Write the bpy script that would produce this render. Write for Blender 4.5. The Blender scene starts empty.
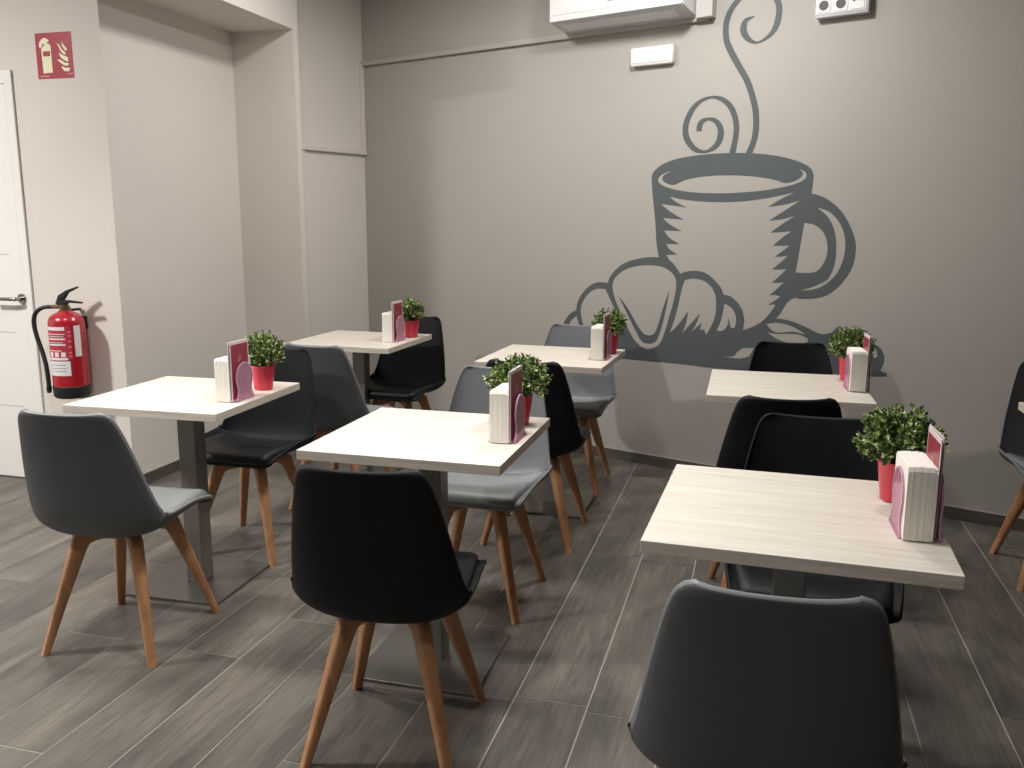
import bpy, bmesh, math, random
from mathutils import Vector, Matrix, geometry
S = bpy.context.scene
COL = S.collection
PI = math.pi
random.seed(7)
SKEW = math.radians(-19.347)

MURAL_SHAPES = [[0,0,[[-0.8017,1.6289],[-0.788,1.6677],[-0.7271,1.7081],[-0.6301,1.7333],[-0.488,1.7465],[-0.3389,1.7482],[-0.1944,1.7385],[-0.0646,1.7152],[0.0206,1.686],[0.0634,1.6595],[0.0807,1.6289],[0.081,1.5937],[0.0768,1.5352],[0.1026,1.5308],[0.1547,1.5091],[0.218,1.4595],[0.2673,1.3915],[0.2988,1.3217],[0.3084,1.2717],[0.3028,1.201],[0.276,1.134],[0.2303,1.0734],[0.1772,1.0334],[0.1164,1.0166],[0.0537,1.0122],[0.0216,1.0157],[-0.0142,0.9854],[-0.0374,0.9411],[-0.0695,0.8976],[-0.1456,0.8381],[-0.3636,0.7947],[-0.5977,0.9792],[-0.6653,1.1025],[-0.7425,1.2034],[-0.7719,1.4086]]],[1,1,[[-0.6822,1.6671],[-0.7372,1.6497],[-0.7614,1.628],[-0.7581,1.6079],[-0.7222,1.586],[-0.6473,1.5647],[-0.5378,1.5499],[-0.4083,1.5438],[-0.2719,1.5472],[-0.1513,1.557],[-0.0454,1.5748],[0.0163,1.593],[0.0439,1.6127],[0.0469,1.6298],[0.0336,1.6453],[0.007,1.6561],[0.0255,1.6425],[0.0296,1.6272],[0.0101,1.6074],[-0.0515,1.5883],[-0.1111,1.606],[-0.2208,1.6251],[-0.3556,1.6347],[-0.4942,1.6317],[-0.6008,1.6156],[-0.6668,1.5916],[-0.7167,1.6037],[-0.7386,1.6219],[-0.7295,1.644]]],[1,1,[[-0.6889,1.5298],[-0.6207,1.5146],[-0.4999,1.5014],[-0.3598,1.497],[-0.2361,1.5035],[-0.1167,1.5201],[-0.0066,1.5424],[-0.063,1.5174],[-0.1408,1.4712],[-0.0608,1.4812],[0.0201,1.5012],[-0.0485,1.4553],[-0.1313,1.402],[-0.0564,1.4106],[0.0008,1.4262],[-0.0551,1.3898],[-0.1201,1.342],[-0.063,1.3447],[-0.0102,1.3505],[-0.0509,1.3218],[-0.102,1.2757],[-0.0535,1.2766],[-0.0162,1.2774],[-0.0467,1.2536],[-0.091,1.2187],[-0.0501,1.2219],[-0.0235,1.2247],[-0.0539,1.1953],[-0.1002,1.1544],[-0.0569,1.1559],[-0.0248,1.1592],[-0.0551,1.1262],[-0.0983,1.0859],[-0.0581,1.0877],[-0.0347,1.0929],[-0.062,1.0618],[-0.1066,1.0219],[-0.076,1.0235],[-0.0484,1.0174],[-0.0744,0.9966],[-0.1092,0.9719],[-0.0731,0.9751],[-0.0736,0.9648],[-0.1223,0.8966],[-0.1649,0.863],[-0.2265,0.8338],[-0.3081,0.808],[-0.3641,0.8037],[-0.5362,0.9825],[-0.615,1.093],[-0.6949,1.2138],[-0.6289,1.2178],[-0.6773,1.245],[-0.6998,1.273],[-0.619,1.2745],[-0.6799,1.3074],[-0.7153,1.3466],[-0.6073,1.3443],[-0.6829,1.3807],[-0.7242,1.4144],[-0.6002,1.4058],[-0.6794,1.4481],[-0.7372,1.4899],[-0.5823,1.4701],[-0.6445,1.4982]]],[1,1,[[0.0521,1.3924],[0.1023,1.3824],[0.1453,1.3501],[0.1691,1.2994],[0.1736,1.2484],[0.1609,1.1966],[0.1279,1.1541],[0.0871,1.1443],[0.024,1.1451]]],[1,1,[[0.112,1.467],[0.169,1.4466],[0.2172,1.4013],[0.2483,1.3411],[0.2583,1.2707],[0.2485,1.1993],[0.2162,1.1316],[0.1636,1.0828],[0.1134,1.0616],[0.0563,1.0546],[0.1226,1.0788],[0.1718,1.1122],[0.2044,1.1548],[0.2158,1.2085],[0.2158,1.2799],[0.2001,1.3608],[0.1657,1.4213]]],[2,0,[[-1.3559,0.7843],[-1.3378,0.8175],[-1.3135,0.8478],[-1.2698,0.8727],[-1.2633,0.912],[-1.2365,0.9657],[-1.1837,1.0202],[-1.125,1.0454],[-1.0607,1.0441],[-1.0499,1.072],[-1.0111,1.1219],[-0.9444,1.1661],[-0.8561,1.1914],[-0.7584,1.2009],[-0.6832,1.1885],[-0.6397,1.1561],[-0.6086,1.1139],[-0.5759,1.1267],[-0.5247,1.1333],[-0.4634,1.1241],[-0.4116,1.0903],[-0.3698,1.048],[-0.3531,1.0112],[-0.3184,1.0064],[-0.2779,0.9777],[-0.2467,0.9375],[-0.2321,0.8823],[-0.236,0.8304],[-0.1997,0.8411],[-0.1472,0.866],[-0.1132,0.8929],[-0.0524,0.9031],[0.0084,0.8969],[0.0778,0.8761],[0.1296,0.8543],[0.172,0.8406],[0.2205,0.8503],[0.2356,0.8665],[0.2544,0.8862],[0.2708,0.8816],[0.2643,0.8603],[0.2375,0.8398],[0.2099,0.8267],[0.2415,0.783],[0.3165,0.7477],[0.3711,0.761],[0.4075,0.7972],[0.4297,0.8114],[0.458,0.7934],[0.4776,0.7583],[0.4758,0.713],[0.4627,0.6828],[0.4943,0.672],[0.4968,0.6599],[0.4185,0.6517],[0.2101,0.6443],[-0.3544,0.6116],[-0.5745,0.6145],[-0.9498,0.6122],[-1.0665,0.6171],[-1.3532,0.6341]]],[3,1,[[-1.0737,1.0078],[-1.1358,1.0049],[-1.1886,0.9734],[-1.2293,0.9139],[-1.238,0.8663],[-1.2143,0.7837],[-1.1524,0.7148],[-1.0571,0.7015],[-0.9658,0.7605],[-0.9556,0.8023],[-0.9919,0.8612],[-1.0284,0.9254]]],[3,1,[[-1.2666,0.8381],[-1.3005,0.8094],[-1.3245,0.7705],[-1.2445,0.7763]]],[3,1,[[-1.026,1.0426],[-1.0042,1.0839],[-0.9431,1.1263],[-0.8657,1.1478],[-0.8,1.1538],[-0.7242,1.1485],[-0.6701,1.1261],[-0.6369,1.0887],[-0.63,1.0503],[-0.6377,0.9819],[-0.6651,0.8725],[-0.6933,0.7714],[-0.7151,0.7197],[-0.7501,0.6915],[-0.7938,0.6797],[-0.8389,0.6941],[-0.8853,0.7361],[-0.9452,0.8337],[-1.0035,0.9421],[-1.0237,1.0021]]],[3,1,[[-0.579,1.0796],[-0.533,1.0901],[-0.4715,1.0812],[-0.4299,1.0546],[-0.4028,1.0134],[-0.393,0.957],[-0.3967,0.8902],[-0.419,0.8312],[-0.4423,0.7889],[-0.4537,0.8141],[-0.4793,0.8151],[-0.4689,0.8546],[-0.5301,0.7967],[-0.506,0.8345],[-0.4815,0.9058],[-0.582,0.7879],[-0.5633,0.8402],[-0.5509,0.914],[-0.6152,0.8247],[-0.6582,0.782],[-0.6279,0.8749],[-0.6058,0.9739],[-0.5911,1.0473]]],[3,1,[[-0.3458,0.9645],[-0.3053,0.9433],[-0.2819,0.9072],[-0.277,0.8698],[-0.2831,0.8363],[-0.3047,0.8376],[-0.3183,0.8906],[-0.3249,0.8475],[-0.3482,0.8192],[-0.3831,0.8165],[-0.3609,0.8735],[-0.3515,0.9216]]],[3,1,[[-0.1119,0.8712],[-0.0598,0.8809],[-0.0074,0.876],[0.045,0.8591],[0.0933,0.832],[0.0291,0.8416],[-0.0481,0.8314],[-0.0838,0.8427]]],[3,1,[[-0.1004,0.8257],[-0.0476,0.8237],[0.0127,0.8292],[0.064,0.828],[0.1056,0.8125],[0.1083,0.7956],[0.0669,0.7836],[-0.0017,0.7839],[-0.0549,0.7996]]],[3,1,[[-0.3388,0.677],[-0.2829,0.684],[-0.2567,0.7134],[-0.2301,0.7319],[-0.1713,0.7388],[-0.1852,0.7109],[-0.2004,0.6898],[-0.2547,0.6758]]],[3,1,[[0.4205,0.7553],[0.4301,0.7881],[0.4402,0.7832],[0.4492,0.7521],[0.4391,0.7413],[0.427,0.7425]]],[4,0,[[-0.9896,0.9754],[-0.9248,0.9061],[-0.8656,0.8189],[-0.8191,0.7667],[-0.7856,0.7592],[-0.7531,0.7718],[-0.733,0.8183],[-0.7045,0.9193],[-0.6681,1.0243],[-0.6789,0.9503],[-0.6985,0.8505],[-0.7185,0.7794],[-0.7427,0.7274],[-0.7838,0.7109],[-0.8286,0.7203],[-0.8757,0.7877],[-0.9354,0.8852]]],[4,0,[[0.1057,1.099],[0.1613,1.1159],[0.2017,1.1506],[0.1818,1.1147],[0.1323,1.0897]]]]
MURAL_STROKES = [[[-0.5335,1.867,0.029],[-0.5335,1.8701,0.0298],[-0.5335,1.8744,0.0297],[-0.5335,1.8794,0.0301],[-0.5334,1.8848,0.0308],[-0.5328,1.89,0.0307],[-0.5319,1.8946,0.0309],[-0.5305,1.8986,0.0303],[-0.529,1.9026,0.0299],[-0.5271,1.9064,0.0289],[-0.5248,1.9099,0.0282],[-0.5218,1.9132,0.0268],[-0.5182,1.9161,0.0256],[-0.5137,1.9187,0.024],[-0.5083,1.9212,0.022],[-0.5024,1.9234,0.0198],[-0.4961,1.9251,0.0178],[-0.4898,1.9263,0.0161],[-0.4838,1.9267,0.0153],[-0.4779,1.9266,0.0157],[-0.4719,1.9258,0.0169],[-0.4658,1.9245,0.0183],[-0.4599,1.9226,0.0198],[-0.4542,1.9202,0.0217],[-0.4488,1.9173,0.0232],[-0.4436,1.9137,0.0242],[-0.4385,1.9094,0.0257],[-0.4336,1.9046,0.027],[-0.429,1.8994,0.028],[-0.425,1.894,0.0294],[-0.4216,1.8885,0.0304],[-0.4188,1.8828,0.031],[-0.4165,1.8769,0.0321],[-0.4147,1.8707,0.0329],[-0.4134,1.8643,0.0335],[-0.4126,1.8578,0.034],[-0.4123,1.8512,0.0339],[-0.4124,1.8444,0.0339],[-0.413,1.8373,0.0341],[-0.4141,1.83,0.0338],[-0.4157,1.8228,0.0333],[-0.4178,1.8159,0.0327],[-0.4205,1.8095,0.0323],[-0.4237,1.8036,0.0309],[-0.4274,1.7981,0.0301],[-0.4317,1.7928,0.0289],[-0.4366,1.7878,0.0279],[-0.4419,1.7832,0.0265],[-0.4477,1.779,0.0248],[-0.4541,1.7748,0.023],[-0.4612,1.7708,0.0208],[-0.4689,1.7671,0.0187],[-0.4768,1.764,0.0164],[-0.4851,1.7618,0.0153],[-0.4933,1.7606,0.0146],[-0.502,1.7605,0.0152],[-0.5112,1.7614,0.0168],[-0.5206,1.7632,0.0191],[-0.5299,1.7657,0.0215],[-0.5388,1.7688,0.0238],[-0.5468,1.7724,0.0253],[-0.5542,1.7767,0.0268],[-0.561,1.7818,0.0277],[-0.5674,1.7876,0.029],[-0.5733,1.7938,0.0298],[-0.5789,1.8,0.0306],[-0.584,1.8062,0.0309],[-0.5889,1.8123,0.032],[-0.5933,1.8184,0.0321],[-0.5974,1.8247,0.0327],[-0.601,1.8312,0.0329],[-0.6041,1.8379,0.0331],[-0.6067,1.845,0.0332],[-0.6088,1.8525,0.033],[-0.6104,1.8605,0.0334],[-0.6115,1.8688,0.0334],[-0.6121,1.8771,0.0331],[-0.6122,1.8855,0.0333],[-0.6118,1.8936,0.0329],[-0.6109,1.9016,0.0328],[-0.6094,1.9096,0.0325],[-0.6074,1.9175,0.032],[-0.605,1.9254,0.0319],[-0.6022,1.9333,0.0319],[-0.599,1.9411,0.0312],[-0.5954,1.949,0.0309],[-0.5914,1.957,0.0303],[-0.587,1.965,0.03],[-0.5823,1.9728,0.0295],[-0.577,1.9802,0.0287],[-0.5714,1.9872,0.0281],[-0.5654,1.9938,0.027],[-0.5589,2.0002,0.0254],[-0.5521,2.0062,0.0239],[-0.5448,2.0118,0.0221],[-0.5371,2.0169,0.0208],[-0.529,2.0213,0.0195],[-0.5202,2.0251,0.0181],[-0.5108,2.0284,0.0168],[-0.501,2.0312,0.0155],[-0.491,2.0334,0.0144],[-0.4812,2.0349,0.0139],[-0.4718,2.0355,0.0137],[-0.4627,2.0353,0.0144],[-0.4537,2.0342,0.0155],[-0.4448,2.0324,0.0171],[-0.4362,2.03,0.0188],[-0.4278,2.0272,0.0205],[-0.4198,2.024,0.0217],[-0.4122,2.0203,0.0228],[-0.4049,2.016,0.024],[-0.3978,2.0112,0.0247],[-0.3911,2.0061,0.0258],[-0.3847,2.0007,0.0264],[-0.3788,1.9952,0.0271],[-0.3734,1.9895,0.0277],[-0.3684,1.9836,0.0283],[-0.3638,1.9774,0.0288],[-0.3595,1.9709,0.0292],[-0.3554,1.9642,0.0295],[-0.3516,1.9572,0.0298],[-0.348,1.9498,0.0299],[-0.3446,1.942,0.03],[-0.3414,1.9339,0.0297],[-0.3386,1.9257,0.0299],[-0.3361,1.9176,0.0298],[-0.334,1.9095,0.0295],[-0.3322,1.9017,0.0298],[-0.3308,1.894,0.0298],[-0.3297,1.8863,0.0298],[-0.3289,1.8785,0.0295],[-0.3284,1.8707,0.0298],[-0.3281,1.8626,0.0298],[-0.3282,1.8544,0.0297],[-0.3285,1.8464,0.0294],[-0.3292,1.8382,0.0296],[-0.3301,1.8297,0.0295],[-0.3313,1.8206,0.0296],[-0.3326,1.8107,0.0298],[-0.3345,1.799,0.0302],[-0.3368,1.7854,0.0312],[-0.3394,1.7711,0.0317],[-0.342,1.7576,0.0328],[-0.3441,1.7461,0.0331],[-0.3457,1.7379,0.0339]],[[-0.2564,1.7398,0.0322],[-0.2539,1.746,0.032],[-0.2503,1.7546,0.0315],[-0.2462,1.7647,0.0316],[-0.2419,1.7755,0.0314],[-0.2379,1.7862,0.0309],[-0.2348,1.7959,0.0308],[-0.2325,1.8047,0.0312],[-0.2305,1.8132,0.0307],[-0.2289,1.8217,0.0313],[-0.2276,1.8301,0.0315],[-0.2266,1.8384,0.0317],[-0.2257,1.8469,0.0319],[-0.225,1.8553,0.0319],[-0.2246,1.8635,0.0316],[-0.2245,1.8718,0.0319],[-0.2245,1.8802,0.0316],[-0.2248,1.8889,0.0316],[-0.2253,1.8981,0.0316],[-0.226,1.9077,0.0316],[-0.2269,1.9177,0.0319],[-0.228,1.9279,0.0316],[-0.2294,1.9384,0.0319],[-0.2311,1.949,0.0316],[-0.2332,1.9598,0.0316],[-0.2357,1.9706,0.0316],[-0.2386,1.9816,0.0316],[-0.2419,1.9928,0.0319],[-0.2454,2.0041,0.0316],[-0.2492,2.0156,0.0316],[-0.2533,2.0272,0.0316],[-0.2575,2.039,0.0316],[-0.2618,2.0508,0.0316],[-0.2664,2.0628,0.0313],[-0.2715,2.0751,0.0319],[-0.2771,2.0876,0.0312],[-0.2836,2.1006,0.0319],[-0.2912,2.1142,0.0316],[-0.3,2.1287,0.0315],[-0.3095,2.1434,0.0318],[-0.319,2.158,0.0318],[-0.3282,2.1721,0.0318],[-0.3365,2.1852,0.0319],[-0.344,2.1973,0.032],[-0.3511,2.2086,0.0322],[-0.3579,2.2194,0.0328],[-0.3643,2.2298,0.033],[-0.3703,2.2399,0.0332],[-0.3759,2.2497,0.0326],[-0.3812,2.2593,0.0329],[-0.3863,2.2684,0.0331],[-0.3909,2.2772,0.0329],[-0.3951,2.2858,0.0326],[-0.3989,2.2944,0.0324],[-0.4021,2.303,0.0322],[-0.4047,2.3117,0.0317],[-0.4067,2.3204,0.0318],[-0.4083,2.329,0.0316],[-0.4094,2.3375,0.0314],[-0.4103,2.346,0.0312],[-0.4108,2.3545,0.0308],[-0.4112,2.3629,0.0308],[-0.4113,2.3713,0.0308],[-0.4111,2.3797,0.0311],[-0.4104,2.388,0.0306],[-0.4094,2.3963,0.0312],[-0.4079,2.4045,0.0311],[-0.4058,2.4127,0.031],[-0.4033,2.4209,0.0304],[-0.4003,2.4291,0.0302],[-0.397,2.4371,0.0299],[-0.3933,2.4449,0.0296],[-0.3893,2.4522,0.0289],[-0.385,2.4593,0.0286],[-0.3803,2.4661,0.0281],[-0.3753,2.4726,0.0277],[-0.37,2.4788,0.0272],[-0.3643,2.4848,0.0268],[-0.3584,2.4906,0.0263],[-0.3522,2.4961,0.0259],[-0.3458,2.5013,0.0254],[-0.3391,2.5063,0.0251],[-0.3321,2.511,0.0249],[-0.3245,2.5154,0.0239],[-0.3165,2.5196,0.0234],[-0.3078,2.5238,0.0221],[-0.2984,2.5281,0.0205],[-0.2886,2.5322,0.0189],[-0.2786,2.5356,0.0173],[-0.2685,2.5379,0.0159],[-0.2586,2.5387,0.0155],[-0.2486,2.5378,0.0154],[-0.2383,2.5355,0.016],[-0.228,2.5322,0.0169],[-0.2179,2.5281,0.0181],[-0.2083,2.5234,0.0193],[-0.1994,2.5185,0.0202],[-0.1912,2.5131,0.0214],[-0.1834,2.5069,0.0227],[-0.1761,2.5002,0.0239],[-0.1694,2.4932,0.0253],[-0.1633,2.4861,0.0265],[-0.158,2.4791,0.0278],[-0.1534,2.4723,0.0285],[-0.1494,2.4653,0.0288],[-0.1462,2.4583,0.0295],[-0.1435,2.4511,0.0298],[-0.1414,2.4436,0.03],[-0.1398,2.4358,0.0303],[-0.1388,2.4274,0.0306],[-0.1384,2.4186,0.0309],[-0.1387,2.4095,0.0312],[-0.1393,2.4003,0.0314],[-0.1404,2.3913,0.0314],[-0.1417,2.3827,0.0313],[-0.1433,2.3744,0.0311],[-0.1453,2.3662,0.031],[-0.1476,2.3581,0.0306],[-0.1503,2.3502,0.0299],[-0.1535,2.3428,0.0291],[-0.1571,2.3358,0.0278],[-0.1613,2.3294,0.0265],[-0.166,2.3233,0.0251],[-0.1711,2.3176,0.0232],[-0.1767,2.3123,0.0213],[-0.1828,2.3073,0.0195],[-0.1893,2.3027,0.018],[-0.1966,2.2981,0.0164],[-0.2048,2.2935,0.0147],[-0.2134,2.2893,0.013],[-0.2221,2.2857,0.0114],[-0.2307,2.2831,0.0106],[-0.2386,2.2818,0.0103],[-0.2461,2.2819,0.0112],[-0.2534,2.2832,0.0128],[-0.2605,2.2856,0.015],[-0.2673,2.2887,0.0174],[-0.2737,2.2922,0.0198],[-0.2798,2.2961,0.0219],[-0.2855,2.3003,0.0238],[-0.2911,2.3053,0.026],[-0.2962,2.3107,0.0277],[-0.301,2.3165,0.0298],[-0.3051,2.3223,0.0311],[-0.3087,2.3281,0.0326],[-0.3116,2.3339,0.0335],[-0.314,2.34,0.0341],[-0.3159,2.3461,0.0344],[-0.3171,2.3523,0.0345],[-0.3177,2.3583,0.0342],[-0.3177,2.364,0.0333],[-0.3171,2.3696,0.0324],[-0.316,2.3752,0.0315],[-0.3142,2.3807,0.03],[-0.3117,2.3859,0.0281],[-0.3084,2.3906,0.0258],[-0.3042,2.3947,0.0234],[-0.2983,2.3981,0.0205],[-0.2906,2.401,0.0168],[-0.2822,2.4035,0.0132],[-0.2739,2.4055,0.0095],[-0.2668,2.4071,0.0064],[-0.2619,2.4084,0.0042]]]


# ------------------------------------------------------------ materials
def new_mat(name):
    m = bpy.data.materials.new(name); m.use_nodes = True
    nt = m.node_tree
    return m, nt, nt.nodes['Principled BSDF']

def lin(c):
    c = c / 255.0
    return c / 12.92 if c <= 0.04045 else ((c + 0.055) / 1.055) ** 2.4

def rgb(r, g, b):
    return (lin(r), lin(g), lin(b), 1)

def plain(name, col, rough=0.5, metal=0.0, coat=0.0, bump=0.0, bscale=200.0, spec=0.5, var=0.0, vscale=6.0):
    m, nt, p = new_mat(name)
    p.inputs['Base Color'].default_value = col
    p.inputs['Roughness'].default_value = rough
    p.inputs['Metallic'].default_value = metal
    p.inputs['Coat Weight'].default_value = coat
    p.inputs['Specular IOR Level'].default_value = spec
    tc = nt.nodes.new('ShaderNodeTexCoord')
    if bump:
        n = nt.nodes.new('ShaderNodeTexNoise'); n.inputs['Scale'].default_value = bscale; n.inputs['Detail'].default_value = 4
        nt.links.new(tc.outputs['Object'], n.inputs['Vector'])
        b = nt.nodes.new('ShaderNodeBump'); b.inputs['Strength'].default_value = bump; b.inputs['Distance'].default_value = 0.002
        nt.links.new(n.outputs['Fac'], b.inputs['Height']); nt.links.new(b.outputs['Normal'], p.inputs['Normal'])
    if var:
        n = nt.nodes.new('ShaderNodeTexNoise'); n.inputs['Scale'].default_value = vscale; n.inputs['Detail'].default_value = 3
        nt.links.new(tc.outputs['Object'], n.inputs['Vector'])
        mx = nt.nodes.new('ShaderNodeMix'); mx.data_type = 'RGBA'
        mx.inputs['A'].default_value = tuple(c * (1 - var) for c in col[:3]) + (1,)
        mx.inputs['B'].default_value = tuple(min(1, c * (1 + var)) for c in col[:3]) + (1,)
        nt.links.new(n.outputs['Fac'], mx.inputs['Factor']); nt.links.new(mx.outputs['Result'], p.inputs['Base Color'])
    return m

def grain(name, c1, c2, scale=(2, 60, 60), rough=0.5, fine=None, coat=0.0, bump=0.05):
    m, nt, p = new_mat(name)
    tc = nt.nodes.new('ShaderNodeTexCoord')
    mp = nt.nodes.new('ShaderNodeMapping'); mp.inputs['Scale'].default_value = scale
    nt.links.new(tc.outputs['Object'], mp.inputs['Vector'])
    n = nt.nodes.new('ShaderNodeTexNoise'); n.inputs['Scale'].default_value = 1.0; n.inputs['Detail'].default_value = 6; n.inputs['Roughness'].default_value = 0.65; n.inputs['Distortion'].default_value = 0.6
    nt.links.new(mp.outputs['Vector'], n.inputs['Vector'])
    r = nt.nodes.new('ShaderNodeValToRGB')
    r.color_ramp.elements[0].position = 0.3; r.color_ramp.elements[0].color = c1
    r.color_ramp.elements[1].position = 0.7; r.color_ramp.elements[1].color = c2
    nt.links.new(n.outputs['Fac'], r.inputs['Fac']); nt.links.new(r.outputs['Color'], p.inputs['Base Color'])
    b = nt.nodes.new('ShaderNodeBump'); b.inputs['Strength'].default_value = bump; b.inputs['Distance'].default_value = 0.001
    nt.links.new(n.outputs['Fac'], b.inputs['Height']); nt.links.new(b.outputs['Normal'], p.inputs['Normal'])
    p.inputs['Roughness'].default_value = rough; p.inputs['Coat Weight'].default_value = coat
    return m

M = {}
M['wall'] = plain('greige wall paint', rgb(176, 172, 165), 0.75, bump=0.25, bscale=260, var=0.02, vscale=2.0)
M['wall_light'] = plain('light greige wall paint', rgb(222, 215, 208), 0.75, bump=0.25, bscale=260, var=0.02, vscale=2.0)
M['trunk'] = plain('painted trunking', rgb(182, 178, 171), 0.5)
M['trunk_light'] = plain('painted light trunking', rgb(218, 211, 204), 0.5)
M['mural'] = plain('mural charcoal paint', rgb(84, 91, 92), 0.6, var=0.06, vscale=3)
M['ceiling'] = plain('white ceiling paint', rgb(205, 202, 198), 0.9)
M['table'] = grain('pale wood laminate', rgb(200, 192, 180), rgb(223, 216, 205), (3, 45, 45), 0.42, bump=0.03)
M['table_edge'] = grain('pale wood edge band', rgb(186, 176, 163), rgb(222, 213, 201), (4, 4, 220), 0.5)
M['steel'] = plain('dark brushed steel', rgb(132, 130, 126), 0.30, metal=0.85, bump=0.05, bscale=400)
M['pole'] = plain('grey satin post', rgb(128, 128, 123), 0.36, metal=0.45)
M['wood'] = grain('oiled beech', rgb(154, 108, 76), rgb(194, 144, 104), (30, 30, 3), 0.45, coat=0.1)
M['shell_black'] = plain('black moulded shell', rgb(17, 17, 21), 0.6, spec=0.25)
M['pad_black'] = plain('black leatherette pad', rgb(20, 21, 25), 0.5, spec=0.3, bump=0.1, bscale=300)
M['shell_black_outer'] = plain('black shell outside', rgb(14, 14, 17), 0.6, spec=0.25)
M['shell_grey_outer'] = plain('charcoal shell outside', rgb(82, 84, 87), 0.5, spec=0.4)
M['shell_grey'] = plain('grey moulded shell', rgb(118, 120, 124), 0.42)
M['pad_grey'] = plain('grey leatherette pad', rgb(124, 126, 127), 0.45, bump=0.1, bscale=300)
M['dark_metal'] = plain('dark metal bracket', rgb(35, 35, 36), 0.4, metal=0.6)
M['white_plastic'] = plain('white plastic', rgb(232, 232, 230), 0.35)
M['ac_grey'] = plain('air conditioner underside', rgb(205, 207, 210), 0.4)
M['cover'] = plain('light grey plastic', rgb(200, 196, 192), 0.5)
M['vent_dark'] = plain('dark vent', rgb(60, 62, 66), 0.6)
M['door'] = plain('white lacquered door', rgb(238, 236, 232), 0.4)
M['groove'] = plain('door groove', rgb(200, 197, 190), 0.6)
M['chrome'] = plain('satin steel', rgb(150, 148, 145), 0.25, metal=1.0)
M['ext_red'] = plain('red enamel', rgb(162, 22, 38), 0.28, coat=0.5)
M['black_rubber'] = plain('black rubber', rgb(30, 31, 34), 0.5)
M['label_white'] = plain('white label', rgb(225, 222, 222), 0.5)
M['label_red'] = plain('label red print', rgb(178, 50, 66), 0.5)
M['label_grey'] = plain('label grey print', rgb(150, 146, 148), 0.6)
M['brass'] = plain('brass valve', rgb(150, 130, 100), 0.3, metal=1.0)
M['sign_red'] = plain('fire sign red', rgb(168, 32, 56), 0.4)
M['sign_cream'] = plain('photoluminescent cream', rgb(240, 240, 205), 0.5)
M['sign_pink'] = plain('sign small print', rgb(214, 130, 140), 0.5)
M['pot'] = plain('red plastic pot', rgb(220, 58, 82), 0.35, coat=0.2)
M['soil'] = plain('dark soil', rgb(40, 34, 26), 0.9, bump=0.5, bscale=80)
M['napkin'] = plain('white paper napkins', rgb(240, 236, 228), 0.9)
M['menu_white'] = plain('glossy menu border', rgb(226, 214, 216), 0.35)
M['menu_red'] = plain('burgundy menu print', rgb(150, 50, 70), 0.35, var=0.25, vscale=40)
M['menu_gold'] = plain('menu print gold', rgb(205, 150, 120), 0.4)
M['rim_pink'] = plain('pink acrylic rim', rgb(225, 185, 205), 0.2)
M['grout'] = plain('light grout', rgb(160, 155, 146), 0.85)
M['skirt_line'] = plain('skirting sealant line', rgb(170, 164, 154), 0.7)
M['socket_dark'] = plain('socket well', rgb(70, 68, 68), 0.5)
M['pin'] = plain('socket pin hole', rgb(15, 15, 15), 0.6)

def pink_acrylic():
    m, nt, p = new_mat('translucent pink acrylic')
    p.inputs['Base Color'].default_value = rgb(222, 172, 194)
    p.inputs['Roughness'].default_value = 0.15
    tr = nt.nodes.new('ShaderNodeBsdfTransparent'); tr.inputs['Color'].default_value = rgb(240, 208, 228)
    mx = nt.nodes.new('ShaderNodeMixShader'); mx.inputs['Fac'].default_value = 0.5
    nt.links.new(tr.outputs['BSDF'], mx.inputs[1]); nt.links.new(p.outputs['BSDF'], mx.inputs[2])
    nt.links.new(mx.outputs['Shader'], nt.nodes['Material Output'].inputs['Surface'])
    return m
M['acrylic'] = pink_acrylic()

def leaf_mat():
    m, nt, p = new_mat('small green leaves')
    g = nt.nodes.new('ShaderNodeNewGeometry')
    r = nt.nodes.new('ShaderNodeValToRGB'); r.color_ramp.interpolation = 'LINEAR'
    e = r.color_ramp.elements
    e[0].position = 0; e[0].color = rgb(38, 58, 30)
    e[1].position = 1; e[1].color = rgb(226, 232, 178)
    a = e.new(0.34); a.color = rgb(72, 104, 48)
    a = e.new(0.6); a.color = rgb(112, 142, 70)
    a = e.new(0.78); a.color = rgb(176, 192, 116)
    nt.links.new(g.outputs['Random Per Island'], r.inputs['Fac']); nt.links.new(r.outputs['Color'], p.inputs['Base Color'])
    p.inputs['Roughness'].default_value = 0.45
    return m
M['leaf'] = leaf_mat()
M['stem'] = plain('plant stems', rgb(70, 84, 40), 0.7)

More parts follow.
